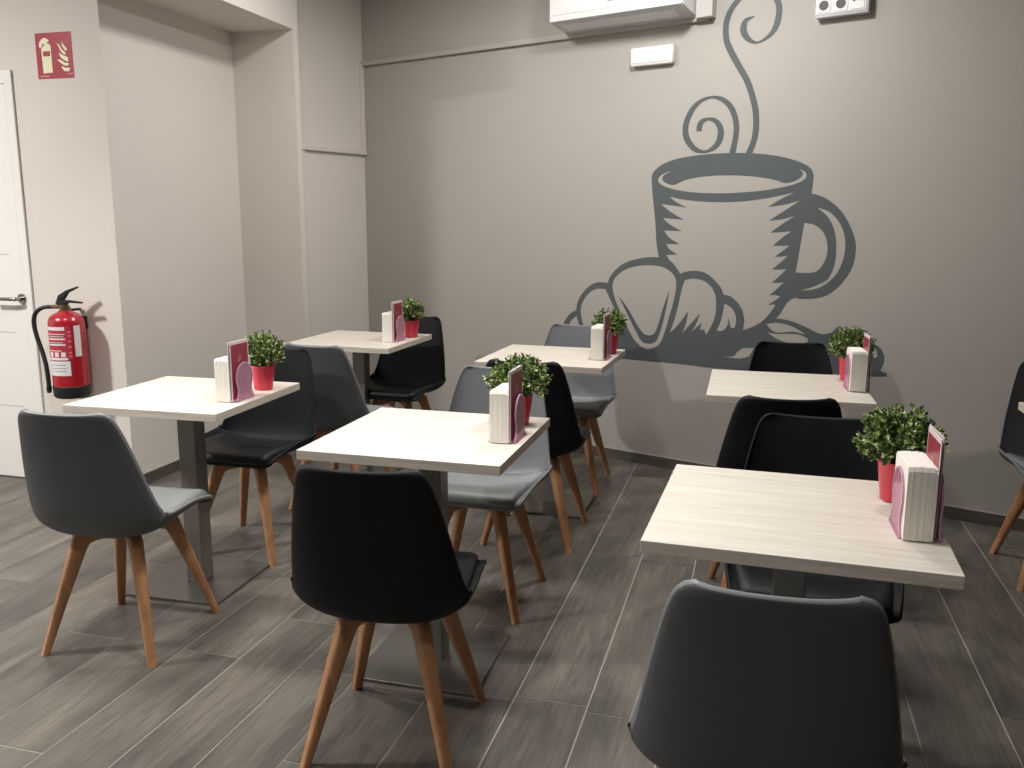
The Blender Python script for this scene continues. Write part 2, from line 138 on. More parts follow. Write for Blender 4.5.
def plank_mat():
    m, nt, p = new_mat('grey wood effect tile')
    g = nt.nodes.new('ShaderNodeNewGeometry'); tc = nt.nodes.new('ShaderNodeTexCoord')
    off = nt.nodes.new('ShaderNodeCombineXYZ'); k = nt.nodes.new('ShaderNodeMath'); k.operation = 'MULTIPLY'; k.inputs[1].default_value = 37.0
    nt.links.new(g.outputs['Random Per Island'], k.inputs[0]); nt.links.new(k.outputs[0], off.inputs['X']); nt.links.new(k.outputs[0], off.inputs['Y'])
    add = nt.nodes.new('ShaderNodeVectorMath'); add.operation = 'ADD'
    nt.links.new(tc.outputs['Object'], add.inputs[0]); nt.links.new(off.outputs[0], add.inputs[1])
    def noise(scale, detail, dist, rough=0.6):
        mp = nt.nodes.new('ShaderNodeMapping'); mp.inputs['Scale'].default_value = scale
        n = nt.nodes.new('ShaderNodeTexNoise'); n.inputs['Scale'].default_value = 1; n.inputs['Detail'].default_value = detail
        n.inputs['Distortion'].default_value = dist; n.inputs['Roughness'].default_value = rough
        nt.links.new(add.outputs[0], mp.inputs['Vector']); nt.links.new(mp.outputs[0], n.inputs['Vector'])
        return n
    fine = noise((75, 4.5, 1), 6, 0.4, 0.7); blotch = noise((6, 1.9, 1), 3, 0.6)
    ramp = nt.nodes.new('ShaderNodeValToRGB'); e = ramp.color_ramp.elements
    e[0].position = 0.36; e[0].color = rgb(82, 80, 74); e[1].position = 0.68; e[1].color = rgb(114, 107, 98)
    nt.links.new(blotch.outputs['Fac'], ramp.inputs['Fac'])
    r2 = nt.nodes.new('ShaderNodeValToRGB'); e = r2.color_ramp.elements
    e[0].position = 0.3; e[0].color = (0.62, 0.62, 0.62, 1); e[1].position = 0.72; e[1].color = (1.25, 1.25, 1.25, 1)
    nt.links.new(fine.outputs['Fac'], r2.inputs['Fac'])
    mul = nt.nodes.new('ShaderNodeMix'); mul.data_type = 'RGBA'; mul.blend_type = 'MULTIPLY'; mul.inputs['Factor'].default_value = 1
    nt.links.new(ramp.outputs['Color'], mul.inputs['A']); nt.links.new(r2.outputs['Color'], mul.inputs['B'])
    mr = nt.nodes.new('ShaderNodeMapRange'); mr.inputs['To Min'].default_value = 0.82; mr.inputs['To Max'].default_value = 1.15
    nt.links.new(g.outputs['Random Per Island'], mr.inputs['Value'])
    m2 = nt.nodes.new('ShaderNodeVectorMath'); m2.operation = 'SCALE'
    nt.links.new(mul.outputs['Result'], m2.inputs[0]); nt.links.new(mr.outputs['Result'], m2.inputs['Scale'])
    nt.links.new(m2.outputs[0], p.inputs['Base Color'])
    p.inputs['Roughness'].default_value = 0.42
    b = nt.nodes.new('ShaderNodeBump'); b.inputs['Strength'].default_value = 0.12; b.inputs['Distance'].default_value = 0.002
    nt.links.new(fine.outputs['Fac'], b.inputs['Height']); nt.links.new(b.outputs['Normal'], p.inputs['Normal'])
    return m
M['plank'] = plank_mat()
M['skirt'] = grain('dark tile skirting', rgb(74, 70, 66), rgb(98, 93, 86), (5, 5, 60), 0.5)

# ------------------------------------------------------------ helpers
def link_mesh(name, bm, mats, parent=None, smooth=False, loc=None, rotz=None):
    me = bpy.data.meshes.new(name); bm.normal_update(); bm.to_mesh(me); bm.free()
    if not isinstance(mats, (list, tuple)): mats = [mats]
    for m in mats: me.materials.append(m)
    if smooth:
        me.polygons.foreach_set('use_smooth', [True] * len(me.polygons))
        if smooth != 'all':
            me.set_sharp_from_angle(angle=math.radians(40))
    o = bpy.data.objects.new(name, me); COL.objects.link(o)
    if parent: o.parent = parent
    if loc: o.location = loc
    if rotz is not None: o.rotation_euler.z = rotz
    return o

def box(bm, x0, x1, y0, y1, z0, z1, mi=0, bev=0.0):
    r = bmesh.ops.create_cube(bm, size=1.0, matrix=Matrix.Translation(((x0+x1)/2, (y0+y1)/2, (z0+z1)/2)) @ Matrix.Diagonal((x1-x0, y1-y0, z1-z0, 1)))
    vs = r['verts']
    fs = set(f for v in vs for f in v.link_faces)
    for f in fs: f.material_index = mi
    if bev:
        es = list(set(e for v in vs for e in v.link_edges))
        rr = bmesh.ops.bevel(bm, geom=es, offset=bev, segments=2, profile=0.5, affect='EDGES')
        for f in rr['faces']: f.material_index = mi
    return vs

def cyl(bm, p0, p1, r0, r1=None, seg=20, mi=0, cap=True):
    p0, p1 = Vector(p0), Vector(p1); r1 = r0 if r1 is None else r1
    d = p1 - p0; q = d.to_track_quat('Z', 'Y').to_matrix().to_4x4()
    r = bmesh.ops.create_cone(bm, cap_ends=cap, segments=seg, radius1=r0, radius2=r1, depth=d.length, matrix=Matrix.Translation((p0+p1)/2) @ q)
    for v in r['verts']:
        for f in v.link_faces: f.material_index = mi

def lathe(bm, prof, seg=28, mi=0, c=(0, 0, 0)):
    rings = []
    for r, z in prof:
        rings.append([bm.verts.new((c[0]+r*math.cos(2*PI*i/seg), c[1]+r*math.sin(2*PI*i/seg), c[2]+z)) for i in range(seg)])
    for a, b in zip(rings, rings[1:]):
        for i in range(seg):
            f = bm.faces.new((a[i], a[(i+1) % seg], b[(i+1) % seg], b[i])); f.material_index = mi
    f = bm.faces.new(list(reversed(rings[0]))); f.material_index = mi
    f = bm.faces.new(rings[-1]); f.material_index = mi

def sweep(bm, pts, sizes, up=(0, 0, 1), mi=0, n=8, sq=True):
    """sweep a rounded-rectangle (or round) section along pts; sizes = (w, h) per point"""
    pts = [Vector(p) for p in pts]; rings = []
    for i, p in enumerate(pts):
        t = (pts[min(i+1, len(pts)-1)] - pts[max(i-1, 0)]).normalized()
        u = Vector(up); s = t.cross(u)
        if s.length < 1e-4: s = t.cross(Vector((0, 1, 0)))
        s.normalize(); v = s.cross(t).normalized()
        w, h = sizes[i]
        ring = []
        for k in range(12 if sq else n):
            if sq:
                sec = [(-.5,-.3),(-.42,-.42),(-.3,-.5),(.3,-.5),(.42,-.42),(.5,-.3),(.5,.3),(.42,.42),(.3,.5),(-.3,.5),(-.42,.42),(-.5,.3)][k]
            else:
                a = 2*PI*k/n; sec = (.5*math.cos(a), .5*math.sin(a))
            ring.append(bm.verts.new(p + s*sec[0]*w + v*sec[1]*h))
        rings.append(ring)
    for a, b in zip(rings, rings[1:]):
        m = len(a)
        for i in range(m):
            f = bm.faces.new((a[i], a[(i+1) % m], b[(i+1) % m], b[i])); f.material_index = mi
    f = bm.faces.new(list(reversed(rings[0]))); f.material_index = mi
    f = bm.faces.new(rings[-1]); f.material_index = mi

def prism(bm, pts, axis, a0, a1, mi=0):
    """extrude a 2D outline; axis 'x': pts=(y,z); 'y': pts=(x,z); 'z': pts=(x,y)"""
    def P(p, a):
        return {'x': (a, p[0], p[1]), 'y': (p[0], a, p[1]), 'z': (p[0], p[1], a)}[axis]
    A = [bm.verts.new(P(p, a0)) for p in pts]; B = [bm.verts.new(P(p, a1)) for p in pts]
    n = len(pts)
    fs = [bm.faces.new(A), bm.faces.new(list(reversed(B)))]
    for i in range(n): fs.append(bm.faces.new((A[i], B[i], B[(i+1) % n], A[(i+1) % n])))
    for f in fs: f.material_index = mi
    return fs

def thing(name, label, cat, group=None, loc=(0, 0, 0), rotz=0):
    o = bpy.data.objects.new(name, None); COL.objects.link(o); o.empty_display_size = 0.1
    o.location = loc; o.rotation_euler = (0, 0, rotz)
    return tag(o, label, cat, group)

def tag(o, label, cat, group=None):
    o['label'] = label; o['category'] = cat
    if group: o['group'] = group
    elif 'group' in o: del o['group']
    return o

def structure(o):
    o['kind'] = 'structure'; return o

def copy_tree(o, parent=None):
    c = o.copy(); COL.objects.link(c); c.parent = parent
    for ch in [x for x in S.objects if x.parent == o and x != c]: copy_tree(ch, c)
    return c

# ------------------------------------------------------------ room
CEIL = 2.95
def wallbox(name, pts, z0=0.0, z1=CEIL, mat='wall'):
    bm = bmesh.new(); prism(bm, pts, 'z', z0, z1)
    bmesh.ops.recalc_face_normals(bm, faces=bm.faces)
    return structure(link_mesh(name, bm, M[mat]))
CX, CY = -2.665, 5.706                      # corner of the mural wall and the short left wall
tx, ty = math.cos(SKEW), math.sin(SKEW)     # along the mural wall
nx, ny = -ty, tx                            # out of the room through the mural wall
def wl(s, d=0.0):                           # point on the mural wall, s from its origin, d out of the room
    return (0.152 + s*tx + d*nx, 4.717 + s*ty + d*ny)
E1 = wl(6.0); E2 = wl(6.0, 0.2)
wallbox('wall_back', [(CX, CY), E1, E2, (CX + 0.2*nx - .2*tx, CY + 0.2*ny - .2*ty)])
# short wall at right angles to the mural wall
PYB = 4.905; PXB = CX - nx*(CY-PYB)/ny
wallbox('wall_short', [(CX, CY), (CX - 0.2*tx, CY - 0.2*ty), (PXB - .25, PYB), (PXB, PYB)], mat='wall_light')
wallbox('wall_alcove', [(-3.11, 4.85), (-2.70, 4.85), (-2.70, PYB), (PXB-.4, PYB), (-3.2, PYB)], mat='wall_light')
wallbox('wall_side', [(-3.11, 3.932), (-3.11, PYB), (-3.31, PYB), (-3.31, 3.932)], mat='wall_light')
wallbox('wall_door', [(-3.11, 3.732), (-3.11, 3.932), (-6.2, 3.932), (-6.2, 3.732)], mat='wall_light')
wallbox('wall_left', [(-6.2, 3.932), (-6.4, 3.932), (-6.4, -3.2), (-6.2, -3.2)], mat='wall_light')
wallbox('wall_front', [(-6.4, -3.2), (6.2, -3.2), (6.2, -3.4), (-6.4, -3.4)], mat='wall_light')
wallbox('wall_right', [(5.8, -3.2), (6.0, -3.2), (6.0, 3.2), (5.8, 3.2)])
# lowered beam over the alcove
wallbox('wall_alcove_lintel', [(-3.11, 3.732), (-2.70, 3.732), (-2.70, 4.85), (-3.11, 4.85)], 2.49, CEIL, mat='wall_light')
bm = bmesh.new(); box(bm, -6.4, 6.2, -3.4, 6.2, CEIL, CEIL + .1)
structure(link_mesh('ceiling', bm, M['ceiling']))

# floor: planks of wood effect tile, seams running into the room
def seam(k):
    return -0.4265 + 0.2243*k + 0.00155*k*k*0.35
bm = bmesh.new()
box(bm, -6.4, 6.2, -3.4, 6.2, -0.1, -0.0015, mi=1)
PH = {-11: .3, -10: .9, -9: .6, -8: 0.0, -7: .6, -6: 0.0, -5: .3, -4: 0.0, -3: .75, -2: .45, -1: 0.03, 0: 0.0, 1: .6, 2: .3, 3: .75, 4: .9, 5: .3, 6: .6, 7: .1}
SEAMS = {-8: -2.222, -7: -2.010, -6: -1.768, -5: -1.556, -4: -1.345, -3: -1.140, -2: -0.890, -1: -0.636, 0: -0.418, 1: -0.195, 2: 0.035, 3: 0.262, 4: 0.489, 5: 0.731, 6: 0.985}
def sx(k):
    if k in SEAMS: return SEAMS[k]
    return SEAMS[-8] + (k+8)*0.222 if k < -8 else SEAMS[6] + (k-6)*0.228
rnd = random.Random(3); g = 0.0023
for k in range(-26, 28):
    x0, x1 = sx(k), sx(k+1)
    ph = PH.get(k, rnd.choice([0, .3, .6, .9]))
    y = 2.292 + ph - 6.0
    while y < 6.2:
        ya, yb = max(y, -3.4), min(y + 1.2, 6.2)
        if yb > ya + .01 and x1 > -6.4 and x0 < 6.2:
            f = bm.faces.new([bm.verts.new(v) for v in ((x0+g, ya+g, 0), (x1-g, ya+g, 0), (x1-g, yb-g, 0), (x0+g, yb-g, 0))])
        y += 1.2
structure(link_mesh('floor', bm, [M['plank'], M['grout']]))

def skirting(name, p0, p1, inward, h=0.064):
    """tile skirting along p0-p1, thickness towards 'inward'"""
    p0, p1, q = Vector((*p0, 0)), Vector((*p1, 0)), Vector((*inward, 0)).normalized()
    bm = bmesh.new(); t = 0.009
    prism(bm, [(v.x, v.y) for v in (p0, p1, p1 + q*t, p0 + q*t)], 'z', 0.0, h - .004)
    prism(bm, [(v.x, v.y) for v in (p0, p1, p1 + q*t*.8, p0 + q*t*.8)], 'z', h - .004, h, mi=1)
    bmesh.ops.recalc_face_normals(bm, faces=bm.faces)
    return structure(link_mesh(name, bm, [M['skirt'], M['skirt_line']]))
skirting('baseboard_back', (CX, CY), wl(6.0), (-nx, -ny))
skirting('baseboard_short', (CX, CY), (PXB, PYB), (tx, ty))
skirting('baseboard_side', (-3.11, 3.732), (-3.11, 4.85), (1, 0))
skirting('baseboard_alcove', (-3.11, 4.85), (-2.70, 4.85), (0, -1))
skirting('baseboard_door', (-3.11, 3.732), (-3.648, 3.732), (0, -1))

# surface trunking painted like the wall
def bar(name, a, b, w, d, out, mat='trunk_light'):
    """bar of height/width w and depth d on a wall from a to b (3D points on the wall)"""
    a, b, q = Vector(a), Vector(b), Vector((*out, 0)).normalized()
    t = (b - a).normalized(); s = t.cross(q).normalized()
    bm = bmesh.new(); vs = []
    for p in (a, b):
        for i, j in ((-.5, 0), (.5, 0), (.5, 1), (-.5, 1)):
            vs.append(bm.verts.new(p + s*i*w + q*j*d))
    for f in ((0,1,2,3), (7,6,5,4), (0,4,5,1), (1,5,6,2), (2,6,7,3), (3,7,4,0)): bm.faces.new([vs[i] for i in f])
    bmesh.ops.recalc_face_normals(bm, faces=bm.faces)
    bmesh.ops.bevel(bm, geom=bm.edges[:], offset=.002, segments=1, affect='EDGES')
    return structure(link_mesh(name, bm, M[mat]))
bar('trim_1', (*wl(-2.978), 2.43), (*wl(-0.50), 2.43), .030, .024, (-nx, -ny), 'trunk')
e0 = (CX, CY)
def pw(t, d=0.0): return (CX - nx*t + tx*d, CY - ny*t + ty*d)
bar('trim_2', (*pw(.018), 2.43), (*pw(.018), 1.85), .032, .022, (tx, ty))
bar('trim_3', (*pw(0), 1.85), (*pw(.60), 1.85), .030, .026, (tx, ty))
bar('trim_4', (*pw(.572), 0.0), (*pw(.572), CEIL), .05, .016, (tx, ty))

# ------------------------------------------------------------ door
bm = bmesh.new(); DX1, DX0 = -3.695, -4.52
box(bm, DX0, DX1, 3.722, 3.731, 0.005, 2.06, bev=.002)
for z in (1.62, 1.21, .80, .40):
    box(bm, DX0+.09, DX1-.075, 3.7215, 3.7225, z, z+.006, mi=1)
door = structure(link_mesh('door_1', bm, [M['door'], M['groove']]))
bm = bmesh.new()
box(bm, DX1+.002, DX1+.048, 3.719, 3.731, 0, 2.125, bev=.003)
box(bm, DX0-.068, DX0-.002, 3.719, 3.731, 0, 2.125, bev=.003)
box(bm, DX0-.068, DX1+.048, 3.7195, 3.731, 2.062, 2.125, bev=.003)
link_mesh('door_frame', bm, M['door'], door)
bm = bmesh.new(); hz = .985
cyl(bm, (DX1-.014, 3.722, hz), (DX1-.014, 3.713, hz), .026, seg=28)
cyl(bm, (DX1-.014, 3.713, hz), (DX1-.014, 3.671, hz), .010)
sweep(bm, [(DX1-.014, 3.676, hz), (DX1-.042, 3.668, hz), (DX1-.08, 3.666, hz), (DX1-.175, 3.668, hz-.002)], [(.019, .019)]*4, sq=False, n=12)
link_mesh('door_handle', bm, M['chrome'], door, smooth=True)

# ------------------------------------------------------------ mural
mu = thing('wall_mural', 'dark grey painted mural of a steaming coffee cup with croissant on the back wall', 'mural', loc=(0.152, 4.717, 0), rotz=SKEW)
def flat(bm, pts, y, mi):
    vs = [Vector((p[0], p[1], 0)) for p in pts]
    tris = geometry.tessellate_polygon([vs])
    bv = [bm.verts.new((p[0], y, p[1])) for p in pts]
    for t in tris:
        try: f = bm.faces.new([bv[i] for i in t])
        except ValueError: continue
        f.material_index = mi
        f.normal_update()
        if f.normal.y > 0: f.normal_flip()
def rounded(P):
    """corner-keeping smoothing: Catmull-Rom only where the outline bends gently"""
    n = len(P); out = []
    V = [Vector((p[0], p[1])) for p in P]
    def sharp(i):
        a = V[i]-V[i-1]; b = V[(i+1) % n]-V[i]
        if a.length < 1e-6 or b.length < 1e-6: return True
        return a.angle(b) > math.radians(48)
    sh = [sharp(i) for i in range(n)]
    for i in range(n):
        p0 = V[i-1] if not sh[i] else V[i]
        p1, p2 = V[i], V[(i+1) % n]
        p3 = V[(i+2) % n] if not sh[(i+1) % n] else p2
        L = (p2-p1).length
        m1 = (p2-p0); m2 = (p3-p1)
        m1 = m1.normalized()*L if m1.length > 1e-9 else m1
        m2 = m2.normalized()*L if m2.length > 1e-9 else m2
        for k in range(4):
            t = k/4; h = (2*t**3-3*t**2+1, t**3-2*t**2+t, -2*t**3+3*t**2, t**3-t**2)
            q = p1*h[0] + m1*h[1] + p2*h[2] + m2*h[3]
            out.append((q.x, q.y))
    return out
cupbm, crobm = bmesh.new(), bmesh.new()
for lay, mi, P in MURAL_SHAPES:
    flat(cupbm if lay < 2 else crobm, rounded(P), -0.0012 - 0.0004*lay, mi)
link_mesh('coffee_cup_painting', cupbm, [M['mural'], M['wall']], mu)
link_mesh('croissant_painting', crobm, [M['mural'], M['wall']], mu)
for P in MURAL_STROKES:
    bm = bmesh.new(); L = []; R = []
    for i, (a, b, w) in enumerate(P):
        t = Vector(P[min(i+1, len(P)-1)][:2]) - Vector(P[max(i-1, 0)][:2]); t.normalize()
        L.append(bm.verts.new((a - t.y*w/2, -.0014, b + t.x*w/2))); R.append(bm.verts.new((a + t.y*w/2, -.0014, b - t.x*w/2)))
    for i in range(len(L)-1):
        f = bm.faces.new((L[i], L[i+1], R[i+1], R[i])); f.normal_update()
        if f.normal.y > 0: f.normal_flip()
    link_mesh('steam_swirl_painting', bm, M['mural'], mu)

# ------------------------------------------------------------ air conditioner (hung on the mural wall)
W0 = (0.152, 4.717, 0)
ac = thing('air_conditioner', 'white wall-mounted air conditioner unit high on the back wall', 'air conditioner', loc=(*wl(-0.96), 2.43), rotz=SKEW)
bm = bmesh.new(); hw = .395
prof = [(0, .012), (-.03, .006), (-.192, .034), (-.203, .042), (-.206, .06), (-.207, .20), (-.195, .265), (-.16, .292), (0, .295)]
prism(bm, prof, 'x', -hw, hw)
bmesh.ops.recalc_face_normals(bm, faces=bm.faces)
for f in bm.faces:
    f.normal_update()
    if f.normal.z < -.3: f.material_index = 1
bmesh.ops.bevel(bm, geom=[e for e in bm.edges if abs(e.verts[0].co.x - e.verts[1].co.x) < 1e-5], offset=.007, segments=2, affect='EDGES')
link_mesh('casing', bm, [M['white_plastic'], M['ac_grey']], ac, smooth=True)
bm = bmesh.new()
prism(bm, [(-.075, .0160), (-.165, .0315), (-.165, .0265), (-.075, .0110)], 'x', -hw+.05, hw-.06)
link_mesh('air_flap', bm, M['white_plastic'], ac)
bm = bmesh.new()
prism(bm, [(-.2055, .072), (-.2055, .075), (-.2078, .075), (-.2078, .072)], 'x', -hw+.012, hw-.012)
link_mesh('front_panel_seam', bm, M['ac_grey'], ac)
bm = bmesh.new(); box(bm, -.03, .03, -.2075, -.2045, .105, .113); link_mesh('badge', bm, M['label_grey'], ac)
bm = bmesh.new(); box(bm, -.045, .045, -.055, 0, -.06, .36, bev=.004)
cb = link_mesh('pipe_cover_box', bm, M['cover'], None, loc=(*wl(-0.512), 2.485), rotz=SKEW)
tag(cb, 'light pipe cover box on the back wall at the right end of the air conditioner', 'cover box')
bm = bmesh.new()
box(bm, -.127, .127, -.036, 0, 0, .098, bev=.012)
link = thing('emergency_light', 'small white rectangular emergency light under the air conditioner', 'emergency light', loc=(*wl(-0.812), 2.222), rotz=SKEW)
link_mesh('casing', bm, M['white_plastic'], link, smooth=True)
bm = bmesh.new(); box(bm, -.112, .112, -.0385, -.035, .016, .084, bev=.0015); link_mesh('diffuser', bm, M['white_plastic'], link)

so = thing('socket_panel', 'white power socket strip high on the wall right of the air conditioner', 'socket', loc=(*wl(0.174), 2.352), rotz=SKEW)
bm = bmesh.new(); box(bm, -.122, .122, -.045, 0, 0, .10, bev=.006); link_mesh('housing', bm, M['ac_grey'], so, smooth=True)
bm = bmesh.new(); box(bm, -.120, .112, -.048, -.045, .014, .094, bev=.001); link_mesh('face_plate', bm, M['white_plastic'], so)
for x in (-.082, -.004):
    bm = bmesh.new()
    box(bm, x-.032, x+.032, -.0505, -.048, .020, .086, bev=.002)
    o = link_mesh('socket_insert', bm, M['white_plastic'], so)
    bm = bmesh.new()
    cyl(bm, (x, -.0502, .053), (x, -.0515, .053), .0225, seg=32)
    for d in (-.009, .009): cyl(bm, (x+d, -.0514, .053), (x+d, -.0522, .053), .0028, seg=10, mi=1)
    link_mesh('socket_well', bm, [M['socket_dark'], M['pin']], o)
bm = bmesh.new(); box(bm, .040, .104, -.0505, -.048, .020, .086, bev=.002)
o = link_mesh('aerial_insert', bm, M['white_plastic'], so)
for d in (.056, .086):
    bm = bmesh.new(); cyl(bm, (d, -.050, .062), (d, -.053, .062), .007, seg=18); link_mesh('aerial_jack', bm, M['socket_dark'], o)

# ------------------------------------------------------------ fire sign
fs_ = thing('fire_extinguisher_sign', 'square red sign with a cream extinguisher and flames above the fire extinguisher', 'sign', loc=(-3.383, 3.732, 2.075))
bm = bmesh.new(); box(bm, -.106, .106, -.002, 0, 0, .214); link_mesh('sign_plate', bm, M['sign_red'], fs_)
def sgn(P): return [((x-380)/1.0*.106/196*1.0, .214 - (y-148)*.214/500) for x, y in P]
bm = bmesh.new()
def fl(P, y=-.0026, mi=0): flat(bm, P, y, mi)
sq = lambda X, Y: ((X-186)/392*.212-.106, .214-(Y-150)/505*.214)
body = [(245,330),(262,300),(285,285),(272,262),(262,275),(248,310),(232,318),(222,290),(232,245),(260,215),(290,200),(330,225),(335,250),(312,250),(320,270),(340,275),(352,300),(352,590),(250,595)]
fl([sq(*p) for p in body])
fl([sq(*p) for p in [(262,352),(340,352),(340,408),(262,408)]], -.0030, 1)
link_mesh('extinguisher_symbol', bm, [M['sign_cream'], M['sign_red']], fs_)
bm = bmesh.new()
for P in ([(470,255),(500,300),(525,335),(522,362),(500,345),(480,310)], [(415,270),(445,285),(470,340),(505,375),(512,402),(478,388),(450,345),(435,300)],
          [(432,368),(470,400),(532,430),(530,478),(490,462),(450,425)], [(412,450),(445,452),(490,485),(535,495),(525,522),(480,515),(440,480)], [(452,522),(500,545),(545,545),(532,582),(485,580),(462,555)]):
    fl([sq(*p) for p in P])
link_mesh('flame_symbol', bm, M['sign_cream'], fs_)
for P in ([(212,618),(312,618),(312,636),(212,636)], [(520,602),(585,602),(585,618),(520,618)]):
    bm = bmesh.new(); fl([sq(*p) for p in P]); link_mesh('small_print', bm, M['sign_pink'], fs_)

# ------------------------------------------------------------ fire extinguisher
fe = thing('fire_extinguisher', 'red fire extinguisher with black hose hanging on the wall beside the white door', 'fire extinguisher', loc=(-3.355, 3.624, .500)); fe.scale = (1.08, 1.06, .945)
bm = bmesh.new(); R_ = .080
lathe(bm, [(.05, .062), (R_, .066), (R_, .40), (.078, .418), (.070, .437), (.055, .452), (.034, .462), (.028, .470)], 40)
tank = link_mesh('tank', bm, M['ext_red'], fe, smooth=True)
bm = bmesh.new()
lathe(bm, [(.060, 0), (.074, .004), (.081, .015), (.0825, .066), (.079, .070)], 40)
link_mesh('base_ring', bm, M['black_rubber'], fe, smooth=True)
def wrap(name, a0, a1, z0, z1, mat, r=.0808, parent=tank):
    bm = bmesh.new(); n = 14; V = []
    for i in range(n+1):
        a = math.radians(a0 + (a1-a0)*i/n)
        V.append([bm.verts.new((r*math.sin(a), -r*math.cos(a), z)) for z in (z0, z1)])
    for i in range(n): bm.faces.new((V[i][0], V[i+1][0], V[i+1][1], V[i][1]))
    return link_mesh(name, bm, mat, parent, smooth='all')
# angles: 0 faces -y; + towards +x. the camera stands at about +42 degrees
wrap('white_label', -34, 52, .215, .392, M['label_red'])
wrap('label_heading', -34, 34, .372, .390, M['label_white'], .0812)
for z0, z1, a1 in ((.350, .354, 34), (.338, .341, 30), (.322, .330, 34), (.306, .309, 26), (.292, .300, 34), (.262, .266, 20)):
    wrap('label_text_line', -30, a1, z0, z1, M['label_white'], .0812)
for a in (-26, -4, 18): wrap('label_pictogram', a, a+14, .232, .256, M['label_white'], .0812)
wrap('label_footer', -34, 38, .214, .227, M['label_white'], .0812)
for z in (.36, .34, .31, .28, .25, .23): wrap('label_side_text', 42, 52, z, z+.007, M['sign_pink'], .0812)
wrap('inspection_label', -34, 44, .130, .208, M['label_white'], .0812)
for z in (.186, .168, .152): wrap('inspection_text_line', -24, 30, z, z+.004, M['label_grey'], .0815)
wrap('side_label', 62, 84, .230, .395, M['label_white'], .0812)
bm = bmesh.new()
cyl(bm, (0, 0, .465), (0, 0, .492), .024, seg=20); cyl(bm, (0, 0, .488), (0, 0, .51), .018, seg=16)
cyl(bm, (-.01, -.01, .49), (-.052, -.03, .49), .011, seg=12)
link_mesh('valve', bm, M['brass'], fe, smooth=True)
bm = bmesh.new()
sweep(bm, [(-.022, -.01, .502), (.0, -.005, .512), (.03, .0, .518), (.088, .012, .512)], [(.026, .022), (.028, .026), (.02, .014), (.018, .009)])
link_mesh('carry_handle', bm, M['black_rubber'], fe)
bm = bmesh.new()
sweep(bm, [(-.025, -.008, .500), (-.008, -.005, .540), (.022, .0, .570), (.072, .01, .594)], [(.022, .03), (.026, .034), (.024, .016), (.018, .008)])
link_mesh('squeeze_lever', bm, M['black_rubber'], fe)
bm = bmesh.new()
hp = [(-.048, -.03, .490), (-.085, -.045, .485), (-.122, -.052, .455), (-.136, -.052, .40), (-.128, -.05, .33), (-.108, -.05, .26), (-.088, -.055, .19), (-.079, -.058, .12), (-.078, -.058, .055)]
def crv(P, k=5):
    P = [Vector(p) for p in P]; Q = [P[0]] + P + [P[-1]]; o = []
    for i in range(1, len(Q)-2):
        for j in range(k):
            t = j/k; o.append(.5*((2*Q[i]) + (Q[i+1]-Q[i-1])*t + (2*Q[i-1]-5*Q[i]+4*Q[i+1]-Q[i+2])*t*t + (-Q[i-1]+3*Q[i]-3*Q[i+1]+Q[i+2])*t**3))
    o.append(P[-1]); return o
hp = crv(hp)
sweep(bm, hp, [(.021, .021)]*len(hp), up=(0, 1, 0), sq=False, n=12)
ho = link_mesh('hose', bm, M['black_rubber'], fe, smooth=True)
bm = bmesh.new(); cyl(bm, (-.078, -.058, .06), (-.079, -.058, .03), .013, .010, seg=14); link_mesh('nozzle', bm, M['black_rubber'], ho, smooth=True)
bm = bmesh.new(); box(bm, -.03, .03, .078, .104, .36, .43, bev=.003); box(bm, -.012, .012, .02, .09, .462, .474); link_mesh('wall_bracket', bm, M['dark_metal'], fe)

# ------------------------------------------------------------ chairs
PR = [(.190,.414),(.186,.431),(.158,.440),(.09,.438),(.02,.428),(-.07,.413),(-.142,.408),(-.198,.428),(-.224,.48),(-.237,.55),(-.250,.64),(-.266,.74),(-.283,.83)]
HW = [.184,.203,.210,.220,.228,.234,.236,.234,.226,.214,.198,.177,.153]
RA = [0,.003,.012,.032,.054,.072,.082,.084,.076,.060,.045,.032,.018]
def spl(A, t):
    n = len(A)-1; x = t*n; i = min(int(x), n-1); f = x-i
    g_ = lambda j: A[max(0, min(n, j))]
    a, b, c, d = g_(i-1), g_(i), g_(i+1), g_(i+2)
    return .5*((2*b)+(c-a)*f+(2*a-5*b+4*c-d)*f*f+(-a+3*b-3*c+d)*f**3)
def shell_pt(t, u, off=0.0):
    y = spl([p[0] for p in PR], t); z = spl([p[1] for p in PR], t)
    e = 1e-3; t0, t1 = max(0, t-e), min(1, t+e)
    dy = spl([p[0] for p in PR], t1)-spl([p[0] for p in PR], t0); dz = spl([p[1] for p in PR], t1)-spl([p[1] for p in PR], t0)
    L = math.hypot(dy, dz); n = (dz/L, -dy/L)
    w = spl(HW, t)
    # rounded corners at the top and the front lip
    dt = (1-t)/.045
    if dt < 1: w -= .028*(1-math.sqrt(max(0, 1-(1-dt)**2)))
    df = t/.06
    if df < 1: w -= .03*(1-math.sqrt(max(0, 1-(1-df)**2)))
    r = spl(RA, t)*(1-(1-min(1.0, abs(u))**2.6)**.62) + off
    dip = -.004*(1-u*u)*max(0, (t-.8)/.2)**2
    return Vector((u*w, y+n[0]*r, z+n[1]*r+dip))
